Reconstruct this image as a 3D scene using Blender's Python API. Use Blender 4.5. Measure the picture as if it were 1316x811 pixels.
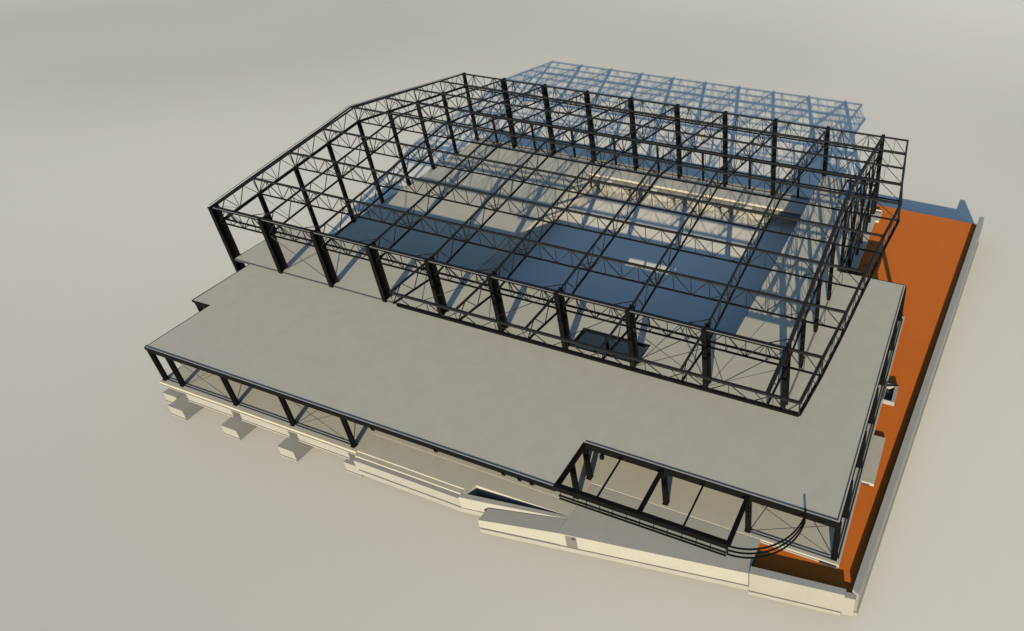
import bpy, bmesh, math, random
from mathutils import Vector, Matrix
from mathutils.geometry import tessellate_polygon
random.seed(7)
S = bpy.context.scene
for o in list(bpy.data.objects): bpy.data.objects.remove(o)

# ---------------------------------------------------------------- camera
cam_d = bpy.data.cameras.new('camera'); cam = bpy.data.objects.new('camera', cam_d)
S.collection.objects.link(cam); S.camera = cam
cam.location = (63.458, -36.215, 39.267)
cam.rotation_euler = (1.0083, 0.0030, 0.3597)
cam_d.sensor_width = 36; cam_d.sensor_fit = 'HORIZONTAL'
cam_d.lens = 933.55 / 1316 * 36
cam_d.shift_x = -278.35 / 1316
cam_d.shift_y = -120.49 / 1316
cam_d.clip_start = 0.5; cam_d.clip_end = 6000
# ---------------------------------------------------------------- sky, sun, exposure
SUNV = Vector((0.286, -0.909, 0.302)).normalized()        # towards the sun
el = math.asin(SUNV.z)
W = bpy.data.worlds.new('World'); S.world = W; W.use_nodes = True
nt = W.node_tree; bg = nt.nodes['Background']
sky = nt.nodes.new('ShaderNodeTexSky'); sky.sky_type = 'NISHITA'; sky.sun_disc = False
sky.sun_elevation = el; sky.sun_rotation = math.atan2(SUNV.x, SUNV.y)
sky.air_density = 1.0; sky.dust_density = 0.6; sky.ozone_density = 4.0
nt.links.new(sky.outputs[0], bg.inputs[0]); bg.inputs[1].default_value = 0.135
sd = bpy.data.lights.new('sun', 'SUN'); sd.energy = 5.0; sd.angle = math.radians(0.35); sd.color = (1.0, 0.90, 0.70)
sun = bpy.data.objects.new('sun', sd); S.collection.objects.link(sun)
sun.rotation_euler = SUNV.to_track_quat('Z', 'Y').to_euler()
S.view_settings.view_transform = 'Standard'; S.view_settings.look = 'None'
S.view_settings.exposure = 0.66; S.view_settings.gamma = 1.0
S.render.engine = 'CYCLES'
S.cycles.diffuse_bounces = 0; S.cycles.glossy_bounces = 1; S.cycles.max_bounces = 2

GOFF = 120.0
# ---------------------------------------------------------------- materials
def mat(name, col, rough=0.8, var=0.06, scale=0.6, spec=0.3, bump=0.0, fine=8.0, metallic=0.0):
    m = bpy.data.materials.new(name); m.use_nodes = True; t = m.node_tree; b = t.nodes['Principled BSDF']
    b.inputs['Roughness'].default_value = rough; b.inputs['Metallic'].default_value = metallic
    b.inputs['Specular IOR Level'].default_value = spec
    g = t.nodes.new('ShaderNodeNewGeometry')
    n1 = t.nodes.new('ShaderNodeTexNoise'); n1.inputs['Scale'].default_value = scale; n1.inputs['Detail'].default_value = 5
    n2 = t.nodes.new('ShaderNodeTexNoise'); n2.inputs['Scale'].default_value = fine; n2.inputs['Detail'].default_value = 3
    t.links.new(g.outputs['Position'], n1.inputs['Vector']); t.links.new(g.outputs['Position'], n2.inputs['Vector'])
    a = t.nodes.new('ShaderNodeMath'); a.operation = 'MULTIPLY_ADD'; a.inputs[1].default_value = 0.35
    t.links.new(n2.outputs['Fac'], a.inputs[0]); t.links.new(n1.outputs['Fac'], a.inputs[2])
    r = t.nodes.new('ShaderNodeMapRange'); r.inputs['From Min'].default_value = 0.4; r.inputs['From Max'].default_value = 0.95
    r.inputs['To Min'].default_value = 1 - var; r.inputs['To Max'].default_value = 1 + var
    t.links.new(a.outputs[0], r.inputs['Value'])
    x = t.nodes.new('ShaderNodeVectorMath'); x.operation = 'SCALE'; x.inputs[0].default_value = col
    t.links.new(r.outputs[0], x.inputs['Scale']); t.links.new(x.outputs[0], b.inputs['Base Color'])
    if bump:
        bp = t.nodes.new('ShaderNodeBump'); bp.inputs['Strength'].default_value = bump; bp.inputs['Distance'].default_value = 0.02
        t.links.new(n2.outputs['Fac'], bp.inputs['Height']); t.links.new(bp.outputs[0], b.inputs['Normal'])
    return m
M_SLAB = mat('slab_concrete', (0.340, 0.309, 0.238), 0.85, 0.04, 0.8, 0.2, 0.10, 5)
M_WALL = mat('foundation_concrete', (0.243, 0.229, 0.194), 0.9, 0.05, 0.5, 0.2, 0.08, 6)
M_TOP = mat('ramp_concrete', (0.280, 0.264, 0.218), 0.9, 0.05, 0.5, 0.2, 0.08, 6)
M_SHADE = mat('shade_toned_concrete', (0.115, 0.108, 0.092), 0.8, 0.05, 0.5, 0.2)  # concrete darkened in its colour to stand for shade
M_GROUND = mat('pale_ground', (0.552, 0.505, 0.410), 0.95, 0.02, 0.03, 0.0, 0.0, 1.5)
# broad noise in the ground colour, placed to imitate light falling off at left
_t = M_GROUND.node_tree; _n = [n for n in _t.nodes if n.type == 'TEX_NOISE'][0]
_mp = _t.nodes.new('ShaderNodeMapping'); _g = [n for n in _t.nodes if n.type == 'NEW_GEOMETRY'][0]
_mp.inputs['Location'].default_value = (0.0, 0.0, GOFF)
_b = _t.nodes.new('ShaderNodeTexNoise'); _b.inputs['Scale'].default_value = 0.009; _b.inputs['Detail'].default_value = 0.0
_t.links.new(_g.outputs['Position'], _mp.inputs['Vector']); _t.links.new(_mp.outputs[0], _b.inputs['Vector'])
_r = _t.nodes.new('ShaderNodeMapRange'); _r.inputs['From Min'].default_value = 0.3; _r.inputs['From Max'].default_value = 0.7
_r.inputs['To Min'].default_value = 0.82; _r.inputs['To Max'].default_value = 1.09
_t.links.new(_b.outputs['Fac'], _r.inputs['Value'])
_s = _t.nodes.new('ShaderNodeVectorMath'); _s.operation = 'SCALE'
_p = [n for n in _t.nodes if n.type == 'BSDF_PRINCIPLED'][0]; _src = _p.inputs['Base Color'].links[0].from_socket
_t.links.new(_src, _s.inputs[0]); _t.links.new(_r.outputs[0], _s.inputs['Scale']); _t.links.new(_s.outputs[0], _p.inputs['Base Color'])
M_EARTH = mat('orange_earth', (0.44, 0.108, 0.014), 0.95, 0.03, 0.3, 0.1, 0.0, 6)
M_STEEL = mat('black_steel', (0.0045, 0.0042, 0.0038), 0.7, 0.15, 1.5, 0.04, 0.0, 10)
M_STEEL2 = mat('dark_steel_chord', (0.012, 0.0115, 0.0105), 0.6, 0.15, 1.5, 0.08, 0.0, 10)
M_ROD = mat('thin_rod_steel', (0.05, 0.05, 0.05), 0.5, 0.1, 1.5, 0.2)
M_HILITE = mat('painted_highlight', (0.10, 0.097, 0.09), 0.6, 0.1, 1.5, 0.2)  # paler steel colour, painted for a sunlit flange
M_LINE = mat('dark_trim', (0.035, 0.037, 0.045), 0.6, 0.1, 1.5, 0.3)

# ---------------------------------------------------------------- helpers
def link(name, me, m, parent=None):
    o = bpy.data.objects.new(name, me); S.collection.objects.link(o)
    if m: me.materials.append(m)
    if parent: o.parent = parent
    return o
def tag(o, label, cat, group=None):
    o['label'] = label; o['category'] = cat
    if group: o['group'] = group
    return o
def struct(o): o['kind'] = 'structure'; return o
def empty(name, loc, label, cat, group=None):
    o = bpy.data.objects.new(name, None); S.collection.objects.link(o); o.location = loc; o.empty_display_size = 0.5
    return tag(o, label, cat, group)

class MB:
    """collects boxes and bars (world coordinates) and links them as one mesh"""
    def __init__(s): s.v = []; s.f = []
    def hexa(s, P):
        k = len(s.v); s.v += [tuple(p) for p in P]
        for q in ((0,3,2,1),(4,5,6,7),(0,1,5,4),(1,2,6,5),(2,3,7,6),(3,0,4,7)): s.f.append(tuple(k+i for i in q))
        return s
    def box(s, x0, x1, y0, y1, z0, z1):
        return s.hexa([(x0,y0,z0),(x1,y0,z0),(x1,y1,z0),(x0,y1,z0),(x0,y0,z1),(x1,y0,z1),(x1,y1,z1),(x0,y1,z1)])
    def bar(s, a, b, w, h=None, up=(0,0,1)):
        a = Vector(a); b = Vector(b); d = (b-a)
        if d.length < 1e-6: return s
        d.normalize(); u = Vector(up)
        if abs(d.dot(u)) > 0.97: u = Vector((0,1,0))
        x = d.cross(u).normalized(); y = x.cross(d).normalized(); w /= 2; h = (h/2 if h else w)
        return s.hexa([a-x*w-y*h, a+x*w-y*h, a+x*w+y*h, a-x*w+y*h, b-x*w-y*h, b+x*w-y*h, b+x*w+y*h, b-x*w+y*h])
    def each(s, name, m, parent):
        'one object per bar or box collected so far'
        for k in range(0, len(s.v), 8): MB().hexa(s.v[k:k+8]).build(name, m, parent)
    def poly(s, outer, z0, z1, holes=(), ztop=None):
        """prism over a polygon with holes; ztop(x,y) may slope the top"""
        loops = [list(outer)] + [list(h) for h in holes]
        tris = tessellate_polygon([[Vector((x,y,0)) for x,y in l] for l in loops])
        flat = [p for l in loops for p in l]; n = len(flat); k = len(s.v)
        zt = ztop or (lambda x,y: z1)
        s.v += [(x,y,z0) for x,y in flat] + [(x,y,zt(x,y)) for x,y in flat]
        for t in tris:
            (ax,ay),(bx,by),(cx,cy) = [flat[i] for i in t]
            t = t if (bx-ax)*(cy-ay)-(by-ay)*(cx-ax) > 0 else (t[0],t[2],t[1])
            s.f.append(tuple(k+n+i for i in t)); s.f.append(tuple(k+i for i in reversed(t)))
        st = 0
        for l in loops:
            for i in range(len(l)):
                a = st+i; b = st+(i+1) % len(l); s.f.append((k+a,k+b,k+n+b,k+n+a))
            st += len(l)
        return s
    def build(s, name, m, parent=None, bevel=0.0):
        off = parent.matrix_basis.translation.copy() if parent and parent.type == 'EMPTY' else Vector((0,0,0))
        me = bpy.data.meshes.new(name)
        me.from_pydata([tuple(Vector(v)-off) for v in s.v], [], s.f)
        bm = bmesh.new(); bm.from_mesh(me); bmesh.ops.recalc_face_normals(bm, faces=bm.faces); bm.to_mesh(me); bm.free()
        return link(name, me, m, parent)
    def child_of_mesh(s, name, m, parent, origin):
        """a sub-part: its parent is a mesh whose vertices are stored relative to origin"""
        me = bpy.data.meshes.new(name); O = Vector(origin)
        me.from_pydata([tuple(Vector(v)-O) for v in s.v], [], s.f)
        bm = bmesh.new(); bm.from_mesh(me); bmesh.ops.recalc_face_normals(bm, faces=bm.faces); bm.to_mesh(me); bm.free()
        return link(name, me, m, parent)

# ---------------------------------------------------------------- ground and earth
G = -6.3; ZL = -3.9; BX = 6.0; BY = 4.4193
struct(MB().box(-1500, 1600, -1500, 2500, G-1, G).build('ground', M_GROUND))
struct(MB().poly([(55.1,-10.25),(61.1,-9.55),(61.5,-9.2),(65.35,37.4),(53.9,37.8),(54.0,18.2),(54.6,18.1),(54.6,-8.0),(54.95,-8.0)], G+0.004, -4.22).build('terrain', M_EARTH))

# ---------------------------------------------------------------- lower floor slab
low = empty('lower_floor_slab', (30, 10, ZL), 'grey lower floor slab with a large rectangular pit under the black steel hall', 'floor slab')
outer = [(3.7,-11.8),(24.5,-11.8),(24.5,-9.97),(42.35,-9.97),(42.35,-8.1),(60.25,-8.1),(60.25,18.1),(54.5,18.1),(54.5,33.8),
         (54.9,33.8),(54.9,36.0),(-0.2,35.9),(-0.2,-0.2),(1.7,-0.2),(1.7,-6.0),(3.7,-6.0)]
hole = [(18.52,10.0),(18.9,32.45),(46.5,32.45),(46.5,10.0)]
MB().poly(outer, ZL-0.25, ZL, [hole]).build('slab', M_SLAB, low)
t = MB()
t.bar((3.72,-11.84,ZL-0.28),(24.5,-11.84,ZL-0.28),0.06,0.08)
t.bar((54.4,-8.14,ZL-0.2),(60.2,-8.14,ZL-0.2),0.06,0.12)
t.each('edge_joint', M_WALL, low)
MB().bar((59.0,-8.2,ZL-0.17),(60.1,-8.2,ZL-0.17),0.1,0.12).build('drain_slot', M_LINE, low)
t = MB()
for y in (-11.22,-11.42): t.bar((4,y,ZL+0.015),(24,y,ZL+0.015),0.045,0.03)
for y in (-7.66,-7.86): t.bar((54,y,ZL+0.015),(60,y,ZL+0.015),0.045,0.03)
for x in (59.95,60.12): t.bar((x,-7.7,ZL+0.04),(x,17.6,ZL+0.04),0.06,0.08)
t.each('base_rail', M_LINE, low)
# curb strips along the left and back edges of the slab
t = MB(); t.bar((-0.12,0,ZL+0.05),(-0.12,35.85,ZL+0.05),0.12,0.10); t.bar((-0.1,35.82,ZL+0.08),(54.8,35.92,ZL+0.08),0.14,0.16)
t.each('edge_curb', M_SLAB, low)
t = MB(); t.bar((-0.1,35.5,ZL+0.04),(54.8,35.6,ZL+0.04),0.08,0.08)
t.build('back_rail', M_LINE, low)

# pit's back wall
bw = empty('pit_back_wall', (33, 33, G), 'cream concrete wall with a ledge along the far side of the pit', 'wall')
MB().box(18.0,46.4,33.0,33.5,G+0.004,ZL-0.26).build('wall_face', M_WALL, bw)
MB().box(18.0,46.4,32.1,32.997,-4.75,-4.5).build('ledge', M_WALL, bw)
for x in (24,30,36,42):
    MB().box(x-0.35,x+0.35,32.45,32.998,G+0.004,-4.752).build('pilaster', M_WALL, bw)
for x in (21.6,27.7,33.7,39.8):
    MB().box(x-0.75,x+0.75,31.95,32.9,-4.498,-4.155).build('bearing_block', M_WALL, bw)
tag(MB().poly([(18.35,10.0),(18.50,10.0),(18.88,32.4),(18.7,32.4)],G+0.004,ZL-0.252).build('pit_gap_filler', M_GROUND),'added pale filler along the left side of the pit, brightening the gap under the floor edge','wall')  # added filler, brightens the dark gap below the slab
# perimeter grade beam that carries the slab at left, back and inside
gb = MB()
gb.box(-0.1,0.3,0.2,35.8,-4.9,ZL-0.254); gb.box(0.31,54.7,35.4,35.8,-4.9,ZL-0.254)
gb.box(46.5,46.9,10.2,32.3,-5.1,ZL-0.254); 
for x in range(0,55,6): gb.box(x-0.4 if x else -0.09, x+0.4, 34.9, 35.39, G+0.004, -4.91)
for j in range(8): gb.box(-0.09, 0.6, BY*j+0.3, BY*j+1.0, G+0.004, -4.91)
tag(gb.build('foundation_beam', M_WALL), 'concrete foundation beam on short piers under the left and far edges of the lower floor', 'foundation beam')

# ---------------------------------------------------------------- footings (front left) and the front grade beams
def footing(x0, x1, y0, y1, label, cx, blind=True):
    f = empty('footing', ((x0+x1)/2,(y0+y1)/2,G), label, 'footing', 'block footings in front of the lower floor')
    MB().box(x0,x1,y0,y1,-6.17,-5.27).build('footing_block', M_WALL, f)
    MB().box(x0-0.07,x1+0.07,y0-0.07,y1+0.07,G+0.003,-6.172).build('blinding_layer', M_WALL, f)
    MB().box(cx-0.4,cx+0.4,-11.05,-10.3,-5.268,ZL-0.254).build('pier', M_WALL, f)
footing(3.35,4.9,-11.85,-10.1,'small concrete block footing at the far left corner, partly behind another', 4.0)
footing(5.18,6.82,-12.74,-10.1,'concrete block footing jutting out below the second steel post from the left corner', 6.0)
footing(11.18,12.82,-12.74,-10.1,'concrete block footing jutting out below the third steel post from the left corner', 12.0)
footing(17.18,18.82,-12.74,-10.1,'concrete block footing jutting out below the fourth steel post from the left corner', 18.0)
footing(23.15,24.6,-12.1,-10.1,'concrete block footing half covered by the left end of the stepped terrace', 24.0)
def gbeam(x0, x1, label):
    b = empty('grade_beam', ((x0+x1)/2,-11.6,-5), label, 'grade beam', 'cream grade beams between the footings')
    MB().box(x0,x1,-11.78,-11.35,-5.03,ZL-0.254).build('beam', M_WALL, b)
    MB().box(x0,x1+0.0,-11.85,-11.30,-5.14,-5.032).build('blinding_strip', M_WALL, b)
gbeam(6.5,11.55,'cream grade beam under the floor edge between the second and third steel posts')
gbeam(12.5,17.55,'cream grade beam under the floor edge between the third and fourth steel posts')
gbeam(18.5,23.55,'cream grade beam under the floor edge between the fourth post and the stepped terrace')

# ---------------------------------------------------------------- stepped terrace, ramp pit, ramp block
ter = empty('stepped_terrace', (30,-11,G), 'grey terrace with two long steps and a narrow triangular sunken ramp', 'terrace')
MB().box(24.5,34.2,-11.66,-9.975,-5.6,ZL-0.03).build('terrace_top', M_SLAB, ter)
MB().box(24.6,34.2,-12.0,-11.662,-4.4,ZL-0.16).build('step', M_SLAB, ter)
MB().box(24.7,34.2,-12.32,-12.002,-5.05,ZL-0.30).build('step', M_WALL, ter)
MB().box(25.0,34.2,-12.42,-10.2,-5.5,-5.052).build('footing_strip', M_WALL, ter)
MB().poly([(34.203,-9.975),(42.33,-9.975),(42.2,-10.98),(34.76,-11.13),(34.6,-11.95),(34.203,-12.0)],-5.6,ZL-0.03).build('upper_landing', M_SLAB, ter)
MB().poly([(34.6,-11.955),(42.2,-10.985),(42.15,-11.22),(36.3,-12.1),(34.203,-12.37),(34.203,-12.003)],-5.05,ZL-0.034).build('ramp_side_wall', M_TOP, ter)
MB().poly([(34.203,-12.42),(36.45,-12.15),(36.45,-11.6),(34.203,-11.6)],-5.5,-5.052).build('footing_strip', M_WALL, ter)
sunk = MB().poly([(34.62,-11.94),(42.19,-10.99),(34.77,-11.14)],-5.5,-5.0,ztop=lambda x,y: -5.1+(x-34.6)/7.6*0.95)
sunk.build('sunken_ramp', M_SHADE, ter)  # slab floor painted darker for the shade inside the ramp pit

rb = empty('ramp_block', (46,-11,G), 'long pale concrete ramp with a slanted cream front face beside the stepped terrace', 'ramp')
fy = lambda x: -13.17 + (x-36.4)*2.57/18.8
MB().poly([(36.35,fy(36.35)),(42.2,fy(42.2)),(42.17,-11.26),(36.45,-12.14)],-5.15,-4,ztop=lambda x,y: -4.37+(min(x,42.2)-36.35)/5.85*0.43).build('ramp_slope', M_TOP, rb)
MB().poly([(42.203,fy(42.2)),(55.03,fy(55.03)),(54.98,-8.12),(42.37,-8.12),(42.37,-9.98),(42.203,-10.98)],-5.2,ZL-0.04).build('ramp_top', M_TOP, rb)
MB().poly([(36.4,fy(36.4)-0.09),(55.1,fy(55.1)-0.09),(55.02,-9.9),(36.5,-11.9)],-5.62,-5.202).build('footing_strip', M_WALL, rb)
MB().poly([(42.72,fy(42.72)-0.012),(43.5,fy(43.5)-0.012),(43.5,fy(43.5)+0.1),(42.72,fy(42.72)+0.1)],-5.19,-4.02).build('painted_recess', M_SHADE, rb)  # flat panel, darker colour stands for the dimmer face of a recess
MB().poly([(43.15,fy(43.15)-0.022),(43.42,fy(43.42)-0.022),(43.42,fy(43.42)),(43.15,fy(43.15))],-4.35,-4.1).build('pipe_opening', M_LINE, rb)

# ---------------------------------------------------------------- retaining walls round the orange earth
fw = empty('front_retaining_wall', (58,-10.2,G), 'cream retaining wall holding the orange earth at the front corner', 'retaining wall')
MB().poly([(55.12,-10.72),(61.05,-10.02),(61.05,-9.6),(55.06,-10.22)],-5.55,-3.72).build('wall_body', M_WALL, fw)
MB().poly([(55.12,-10.82),(60.95,-10.12),(60.95,-9.9),(55.12,-10.5)],-5.85,-5.553).build('footing_strip', M_WALL, fw)
MB().poly([(61.053,-10.02),(61.72,-9.93),(61.72,-9.55),(61.053,-9.62)],-5.75,-3.95).build('corner_block', M_WALL, fw)
rw = empty('right_retaining_wall', (63.5,14,G), 'very long grey topped retaining wall along the right edge of the orange earth', 'retaining wall')
rx = lambda y: 61.42 + (y+9.5)*0.0815
MB().poly([(rx(-9.5),-9.5),(rx(-9.5)+0.44,-9.7),(rx(5.5)+0.46,5.5),(rx(38.4)+0.52,38.4),(rx(38.4),38.4)],-5.6,-3.72).build('wall_body', M_WALL, rw)
MB().poly([(rx(-9.5)+0.3,-9.75),(rx(-9.5)+0.53,-9.75),(rx(36)+0.62,36),(rx(36)+0.3,36)],-5.9,-5.603).build('footing_strip', M_WALL, rw)

ld = empty('entrance_landing', (60.7,1,ZL), 'small rectangular concrete landing on the orange earth beside the right edge of the floor', 'landing')
MB().box(60.26,61.15,-1.15,3.3,-4.5,ZL-0.06).build('landing_slab', M_SLAB, ld)
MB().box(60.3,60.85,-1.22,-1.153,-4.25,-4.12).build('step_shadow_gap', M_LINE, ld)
lw = empty('light_well', (60.7,8,ZL), 'small open topped concrete light well on the orange earth, its inside in shade', 'light well')
MB().poly([(60.26,7.0),(61.18,7.0),(61.18,9.0),(60.26,9.0)],-4.4,ZL+0.10,[[(60.3,7.08),(60.92,7.08),(60.92,8.75),(60.3,8.75)]]).build('well_wall', M_WALL, lw)
MB().box(60.31,60.91,7.09,8.74,-4.6,-4.2).build('well_floor', M_LINE, lw)  # floor coloured near black to deepen the shade in the well
MB().bar((60.3,8.6,ZL+0.14),(61.18,8.95,ZL+0.14),0.08,0.06).build('cover_bar', M_STEEL, lw)

# ---------------------------------------------------------------- upper floor slab (strip behind the front posts and right wing)
up = empty('upper_floor_slab', (30,3,0), 'grey upper floor slab behind the front posts, with a small stairwell opening', 'floor slab')
uo = [(0.1,-0.2),(54.0,-0.2),(54.0,17.62),(53.6,17.62),(53.6,30.5),(50.6,30.5),(50.6,34.8),(48.0,34.8),(48.0,5.95),(0.1,5.95)]
well = [(36.15,0.32),(42.0,0.38),(41.9,2.42),(36.15,2.45)]
MB().poly(uo,-0.22,0.0,[well]).build('slab', M_SLAB, up)
e = MB()
for a,b in (((0.1,-0.235,-0.095),(54,-0.235,-0.095)),((0.06,-0.2,-0.095),(0.06,5.95,-0.095)),((0.1,5.99,-0.14),(48,5.99,-0.14)),((47.96,6.1,-0.14),(47.96,34.8,-0.14)),((48,34.84,-0.14),(50.6,34.84,-0.14)),((50.64,30.5,-0.14),(50.64,34.8,-0.14))): e.bar(a,b,0.07,0.2)
e.bar((50.7,34.9,-0.12),(54,34.9,-0.12),0.16,0.3); e.bar((50.62,30.55,-0.4),(50.62,34.8,-0.4),0.16,0.3)
e.each('edge_trim', M_LINE, up)
for bx in ((36.0,42.1,2.40,2.52,-0.23,0.03),(36.0,42.1,0.22,0.34,-0.30,0.03),(36.03,36.17,0.35,2.39,-0.3,0.03),(41.96,42.08,0.35,2.39,-0.3,0.03)):
    MB().box(*bx).build('stairwell_beam', M_STEEL, up)
MB().box(37.9,38.1,2.55,2.75,ZL,-0.225).build('post', M_STEEL, up)

def stair(name, label, p0, dx, dy, n, w, rise):
    s = empty(name, p0, label, 'stair', 'dark steel stairs')
    x,y,z = p0; L = math.hypot(dx,dy); ux,uy = dx/L,dy/L; px,py = -uy,ux
    tr = MB()
    for i in range(n):
        c = Vector((x+ux*0.27*i, y+uy*0.27*i, z-rise*i))
        P = [c+Vector((a*ux*0.13+b*px*w/2, a*uy*0.13+b*py*w/2, k)) for k in (0,0.03) for a,b in ((-1,-1),(1,-1),(1,1),(-1,1))]
        tr.hexa(P)
    tr.build('tread_flight', M_STEEL, s)
    for b in (-1,1):
        q = Vector((b*px*(w/2+0.04), b*py*(w/2+0.04), 0))
        a0 = Vector(p0)+q; b0 = Vector((x+ux*0.27*n, y+uy*0.27*n, z-rise*n))+q
        MB().bar(a0,b0,0.06,0.26).build('stringer', M_STEEL, s)
        MB().bar(a0+Vector((0,0,0.9)),b0+Vector((0,0,0.9)),0.05,0.05).build('handrail', M_STEEL, s)
stair('steel_stair','dark steel stair going down inside the stairwell opening near the front posts',(41.85,0.75,-0.45),-1,0,10,0.7,0.13)
stair('steel_stair','dark steel stair flight behind the right wing, next to the shaded orange earth',(54.8,18.0,-0.2),0.0,1,21,1.4,0.17)

# ---------------------------------------------------------------- low annex: flat roof slab on steel posts
ax = empty('flat_roof_annex', (30,-6,ZL), 'low flat grey roof slab on short black steel posts, wrapping front and right side', 'flat roofed annex')
ro = [(4.2,-11.7),(42.0,-11.7),(42.05,-7.85),(59.92,-7.85),(59.92,17.68),(54.05,17.68),(54.05,-0.26),(2.1,-0.26),(2.15,-6.05),(4.2,-6.0)]
MB().poly(ro,-0.24,-0.10).build('roof_slab', M_SLAB, ax)
e = MB()
segs = [((4.2,-11.73),(42.0,-11.73)),((42.08,-7.88),(59.92,-7.88)),((59.95,-7.85),(59.95,17.68)),((54.05,17.71),(59.92,17.71)),((4.17,-11.7),(4.17,-6.0)),((2.15,-6.08),(4.2,-6.03)),((2.07,-6.05),(2.07,-0.26)),((42.04,-11.7),(42.04,-7.85))]
for a,b in segs: e.bar((*a,-0.17),(*b,-0.17),0.06,0.17)
e.each('roof_edge_trim', M_STEEL, ax)
for a,b in (((4.3,-11.52),(24.0,-11.52)),((24.0,-11.52),(42.1,-11.52)),((42.0,-7.78),(60.0,-7.78)),((59.8,-7.6),(59.8,17.5)),((2.3,-5.95),(4.3,-5.95)),((4.3,-11.4),(4.3,-6.0)),((2.3,-5.8),(2.3,-0.4)),((42.02,-11.5),(42.02,-7.8))):
    MB().bar((*a,-0.45),(*b,-0.45),0.24,0.40).build('edge_beam', M_STEEL, ax)
e = MB()
for a,b in (((4.3,-11.56,-0.085),(42,-11.56,-0.085)),((42.1,-7.7,-0.085),(59.8,-7.7,-0.085)),((59.78,-7.7,-0.085),(59.78,17.5,-0.085))): e.bar(a,b,0.07,0.03)
e.each('gutter_rail', M_LINE, ax)
cols = [(4,-11.4),(6,-11.4),(12,-11.4),(18,-11.4),(24,-11.4),(42,-9.45),(42,-7.75),(48,-7.75),(54,-7.75),(59.85,-7.7),(59.85,-4.42),(59.85,0),(59.85,4.42),(59.85,8.84),(59.85,13.26),(59.85,17.5),(2.3,-5.85),(4.3,-5.85)]
for x,y in cols:
    MB().box(x-0.19,x+0.19,y-0.10,y+0.10,ZL-0.0,-0.25).box(x-0.05,x+0.05,y-0.19,y+0.19,ZL,-0.25).box(x-0.2,x+0.2,y-0.2,y+0.2,ZL,ZL+0.04).build('post', M_STEEL, ax)
for x in (26.98,32.49,38.03,39.3,40.24,43.53):
    y = -11.54 if x < 42 else -8.1
    MB().box(x-0.13,x+0.13,y-0.1,y+0.1,-0.85,-0.5).build('hanger_stub', M_STEEL, ax)
R = MB()
def xb(m, xa, xb_, y, z0, z1, r=0.035):
    m.bar((xa,y,z0),(xb_,y,z1),r); m.bar((xb_,y+0.04,z0),(xa,y+0.04,z1),r)
xb(R,6.1,11.9,-11.4,ZL,-0.5); xb(R,18.1,23.9,-11.4,ZL,-0.5); xb(R,54.1,59.8,-7.75,ZL,-0.5)
R.each('cross_rod', M_ROD, ax)

# ---------------------------------------------------------------- open pergola frame and curved rail canopy
pg = empty('pergola_frame', (48,-9.6,-0.3), 'open black steel frame with cross beams jutting out from the roof edge at front right', 'pergola')
MB().bar((42.0,-11.5,-0.3),(54.0,-11.5,-0.3),0.30,0.45).build('front_beam', M_STEEL, pg)
for x,w in ((45,0.10),(48,0.26),(51,0.10),(54,0.28)):
    MB().bar((x,-11.4,-0.28),(x,-7.9,-0.28),w,max(0.12,w)).build('cross_beam', M_STEEL, pg)
for z in (-0.55,-0.85):
    MB().bar((42.5,-11.85,z),(54.0,-11.85,z),0.09,0.09).build('outer_rail', M_STEEL, pg)
e = MB()
for i in range(13): e.bar((42.5+i*0.95,-11.85,-0.9),(42.5+i*0.95,-11.6,-0.45),0.04)
e.each('rail_bracket', M_STEEL, pg)
cr = empty('curved_rail_canopy', (55.5,-9.8,-0.6), 'three curved black tubes sweeping round from the open frame back to the roof edge', 'curved railing')
from math import cos, sin, pi
pts = []
for i in range(25):
    a = -pi/2 + (pi/2)*i/24
    pts.append((54.0+3.78*sin(pi/2*i/24)**1.0, -7.9-3.72*cos(pi/2*i/24)))
for z in (-0.18,-0.6,-1.02):
    m = MB()
    for a,b in zip(pts,pts[1:]): m.bar((*a,z),(*b,z),0.085)
    m.build('curved_tube', M_STEEL, cr)
MB().bar((54.0,-11.62,-1.06),(54.0,-11.62,-0.1),0.09).build('end_post', M_STEEL, cr)
MB().bar((57.78,-7.95,-1.06),(57.78,-7.95,0.35),0.12).build('end_post', M_STEEL, cr)

# ---------------------------------------------------------------- the steel hall
hall = empty('steel_hall_frame', (27,18,ZL), 'tall black steel skeleton of a hall, lattice roof trusses on posts around the pit', 'steel frame')
zt = [5.57,6.20,6.82,7.45,8.07,7.45,6.82,6.20,5.57]
xr = [56.5,57.03,57.47,57.94,58.49,57.93,57.51,57.04,56.64]
xl = [-0.2,-0.3,-0.32,-0.33,-0.46,-0.41,-0.26,-0.07,-0.02]
DP = 1.66
def ztop(y):
    if y <= 0: return 5.50 + (y+BY)/BY*0.07
    f = min(7.999, y/BY); i = int(f); return zt[i] + (zt[i+1]-zt[i])*(f-i)
O = hall.location.copy()
def truss(name, top, bot, web, extra=None, tw=(0.24,0.2), bw=(0.17,0.17), lab=None):
    """top, bot: polylines. the top chord is the part's own mesh's sibling: one part with three sub-parts"""
    m = MB()
    for a,b in zip(top,top[1:]): m.bar(a,b,*tw)
    for a,b,r in web: m.bar(a,b,r*0.64)
    root = m.build(name, M_STEEL2, hall)
    k = MB()
    for a,b in zip(bot,bot[1:]): k.bar(a,b,*bw)
    if extra:
        for a,b,w in extra: k.bar(a,b,w)
    k.child_of_mesh('bottom_chord', M_STEEL, root, O)
    if lab: root['label'] = lab
    return root
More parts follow.
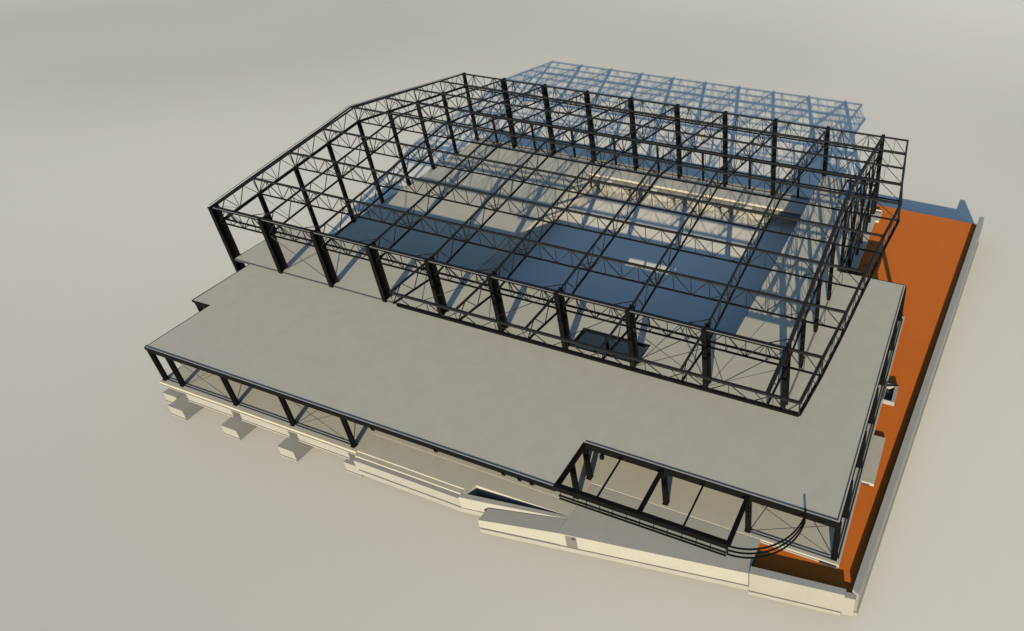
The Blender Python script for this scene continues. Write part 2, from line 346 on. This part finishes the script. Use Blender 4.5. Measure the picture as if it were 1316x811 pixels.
# lengthwise trusses, one at each panel line across the hall
for j in range(9):
    y = j*BY; z = zt[j]; b = z-DP
    web = []; ex = []
    for i in range(9):
        x = i*6.0
        web += [((x,y,z),(x,y,b),0.12),((x+1.5,y,z),(x,y,b),0.085),((x+1.5,y,z),(x+1.5,y,b),0.07),((x+1.5,y,z),(x+3,y,b),0.09),
                ((x+3,y,z),(x+3,y,b),0.07),((x+3,y,b),(x+4.5,y,z),0.09),((x+4.5,y,z),(x+4.5,y,b),0.07),((x+4.5,y,z),(x+6,y,b),0.085)]
    X = xr[j]; n = X-54
    web += [((54,y,z),(54,y,b),0.12),((54,y,z),(54+n*0.5,y,b),0.08),((54+n*0.5,y,z),(54+n*0.5,y,b),0.06),((54+n*0.5,y,z),(X,y,b),0.08)]
    if j in (0,8):
        s = 0.55 if j == 0 else -0.55
        ex += [((0,y+s,b+0.02),(54,y+s,b+0.02),0.13)]
        for i in range(9):
            x = i*6.0
            web += [((x+1.3,y+s,b),(x+1.5,y,z),0.1),((x+4.7,y+s,b),(x+4.5,y,z),0.1),((x+2.2,y+s,b),(x+1.5,y,z),0.07),((x+3.8,y+s,b),(x+4.5,y,z),0.07)]
            web += [((x+4.5,y,z+0.02),(x+6,y+2*s,z+0.0),0.09)]
            web += [((x+k*1.5,y,b),(x+k*1.5,y+s,b),0.08) for k in range(4)]
        if j == 0: ex += [((0.3,y-0.22,z-0.02),(54,y-0.22,z-0.02),0.10)]
    # knee braces from the bottom chord to the crosswise trusses
    if 0 < j < 8:
        for i in range(0,10):
            x = i*6.0
            if x-1.5 > 0: web.append(((x-1.5,y,b),(x,y+1.1,ztop(y+1.1)-DP),0.06))
    truss('lengthwise_truss', [(xl[j],y,z),(X,y,z)], [(0,y,b),(X,y,b)], web, ex, tw=(0.185,0.15), bw=(0.115,0.115))
# crosswise trusses at every post line, from the fourth on running out over the annex roof
for i in range(0,10):
    x = i*6.0; j0 = -1 if i >= 4 else 0
    ys = [BY*k for k in range(j0,9)]
    top = [(x,y,ztop(y)) for y in ys]
    bot = [(x,y,ztop(y)-(1.06 if y < 0 else DP)) for y in ys]
    web = []
    for (a,b),(c,d) in zip(zip(top,bot),zip(top[1:],bot[1:])):
        a,b,c,d = map(Vector,(a,b,c,d)); mt = (a+c)/2; mb = (b+d)/2
        tq = a.lerp(c,0.27); bq = b.lerp(d,0.3); tr = a.lerp(c,0.73); web += [(tq,b,0.085),(tq,mb,0.085),(tr,mb,0.085),(tr,d,0.085)] + ([(a,b,0.1)] if i in (0,9) else [])
    truss('crosswise_truss', top, bot, web, tw=(0.14,0.14) if i < 9 else (0.26,0.22), bw=(0.13,0.13) if i else (0.24,0.2))
# front overhang truss
web = []; z = 5.5; b = 4.44; y = -BY; x = 24.4
while x < 56.0:
    x1 = min(x+3.0,56.15); xm = (x+x1)/2
    web += [((x,y,z),(xm,y,b),0.08),((xm,y,b),(x1,y,z),0.08),((x1,y,z),(x1,y,b),0.06)]; x = x1
for i in range(4,10):
    web += [((i*6,0,5.5),(i*6+3,y,z),0.06),((i*6+3,y,z),(min(i*6+6,56.1),0,5.5),0.06)] if i < 9 else []
    web += [((i*6,y,b),(i*6-1.5,y+1.2,b),0.06)]
truss('overhang_truss', [(24.33,y,z),(56.15,y,z)], [(24.4,y,b),(56.15,y,b)], web, tw=(0.18,0.16), bw=(0.24,0.2))
# edge trusses along the two gable ends
def edge(xs, yst, thin, dpf):
    top = [(X,y,ztop(y)) for X,y in zip(xs,yst)]; bot = [(X,y,ztop(y)-dpf(y)) for X,y in zip(xs,yst)]; web = []
    for (a,b),(c,d) in zip(zip(top,bot),zip(top[1:],bot[1:])):
        a,b,c,d = map(Vector,(a,b,c,d)); mt = (a+c)/2; mb = (b+d)/2
        if thin: web += [(mt,mb,0.06),(a,mb,0.05),(a,b,0.06)]
        else: web += [(a,b,0.14),(a,(b+mb)/2,0.07),((b+mb)/2,mt,0.07),(mt,mb,0.06),(mt,(mb+d)/2,0.07),((mb+d)/2,c,0.07)]
    return top,bot,web
tp,bt,wb = edge([56.15]+xr, [BY*k for k in range(-1,9)], False, lambda y: 1.06 if y < 0 else DP)
truss('gable_edge_truss', tp, bt, wb, tw=(0.2,0.18), bw=(0.2,0.18), lab='right gable edge truss with a kink at the ridge')
tp,bt,wb = edge(xl, [BY*k for k in range(9)], True, lambda y: DP)
wb2 = [(a,Vector((0,b[1],b[2])),r) for a,b,r in wb]
ex = [((q[0]-0.28,q[1],q[2]+0.06),(r_[0]-0.28,r_[1],r_[2]+0.06),0.035) for q,r_ in zip(tp,tp[1:])]
truss('gable_edge_truss', tp, [(0.02,q[1],q[2]) for q in bt], wb2, ex, tw=(0.13,0.13), bw=(0.1,0.1), lab='left gable edge truss, thin top chord')
# posts
def hpost(name, x, y, z0, z1, w, d, m=M_STEEL):
    p = MB(); t = 0.07
    p.box(x-w/2,x+w/2,y-d/2,y-d/2+t,z0,z1).box(x-w/2,x+w/2,y+d/2-t,y+d/2,z0,z1).box(x-0.07,x+0.07,y-d/2+t,y+d/2-t,z0,z1)
    return p.build(name, m, hall)
for i in range(10):
    hpost('front_post', i*6.0, 0, ZL if i == 0 else -0.1, 5.72, 0.38, 0.8)
    hpost('back_post', i*6.0, 8*BY, ZL, 5.72, 0.38 if i else 0.3, 0.7 if i else 0.35)
for j in range(1,8):
    hpost('gable_post', 0.0, j*BY, ZL, zt[j]-DP, 0.3, 0.34)
for j in range(1,8):
    hpost('gable_post', 54.0, j*BY, 0.0 if j < 4 else ZL, zt[j]-DP, 0.28 if j < 4 else 0.22, 0.36 if j < 4 else 0.24)
for i in range(9):
    hpost('wind_post', i*6.0+3.0, 8*BY+0.25, ZL, -0.05, 0.22, 0.24)
for j in (6.5,7.5):
    hpost('wind_post', 54.0, j*BY, ZL, -0.1, 0.16, 0.18)
# cross rods and purlin ties
r = MB()
xb(r,6.1,11.9,0.0,0.05,3.7,0.045); xb(r,42.1,47.9,0.0,0.05,3.7,0.045)
r.bar((48.1,0,0.05),(53.8,0,3.7),0.03)
for xa in (0,24,48): xb(r,xa+0.1,xa+5.9,8*BY,ZL,3.7,0.045)
r.bar((54,BY*0.1,0.05),(54,BY*2.9,0.05),0.03)
for j in (1,3,6): r.bar((0,j*BY,zt[j]-DP),(0,(j+1)*BY,ZL),0.03)
for j in (4,6):
    r.bar((54,j*BY,ZL),(54,(j+1)*BY,zt[j+1]-DP),0.04)
r.each('cross_rod', M_ROD, hall)
for j in (4,5,6,7):
    for a,b in (((54,j*BY,0.1),(54.0,(j+0.5)*BY,ztop((j+.5)*BY)-DP)),((54,(j+1)*BY,0.1),(54.0,(j+0.5)*BY,ztop((j+.5)*BY)-DP)),((54,j*BY,ZL),(54,(j+1)*BY,0.0))):
        MB().bar(a,b,0.11).build('gable_brace', M_STEEL, hall)
for i in (1,4,7):
    MB().bar((i*6,8*BY,ZL),(i*6+3,8*BY+0.1,-0.1),0.08).build('gable_brace', M_STEEL, hall)
m = MB()
m.bar((0,8*BY+0.2,-0.1),(54,8*BY+0.2,-0.1),0.12,0.12)
m.bar((54,4*BY,0.1),(54,8*BY,0.1),0.16,0.16)
m.each('wall_girt', M_STEEL, hall)

MB().bar((0.3,-0.24,5.66),(54,-0.24,5.66),0.07,0.05).build('highlight_strip', M_HILITE, hall)  # added pale strip, its colour stands for sunlight on the top chord
for o in S.objects:
    if o.type == 'MESH':
        for p in o.data.polygons: p.use_smooth = False
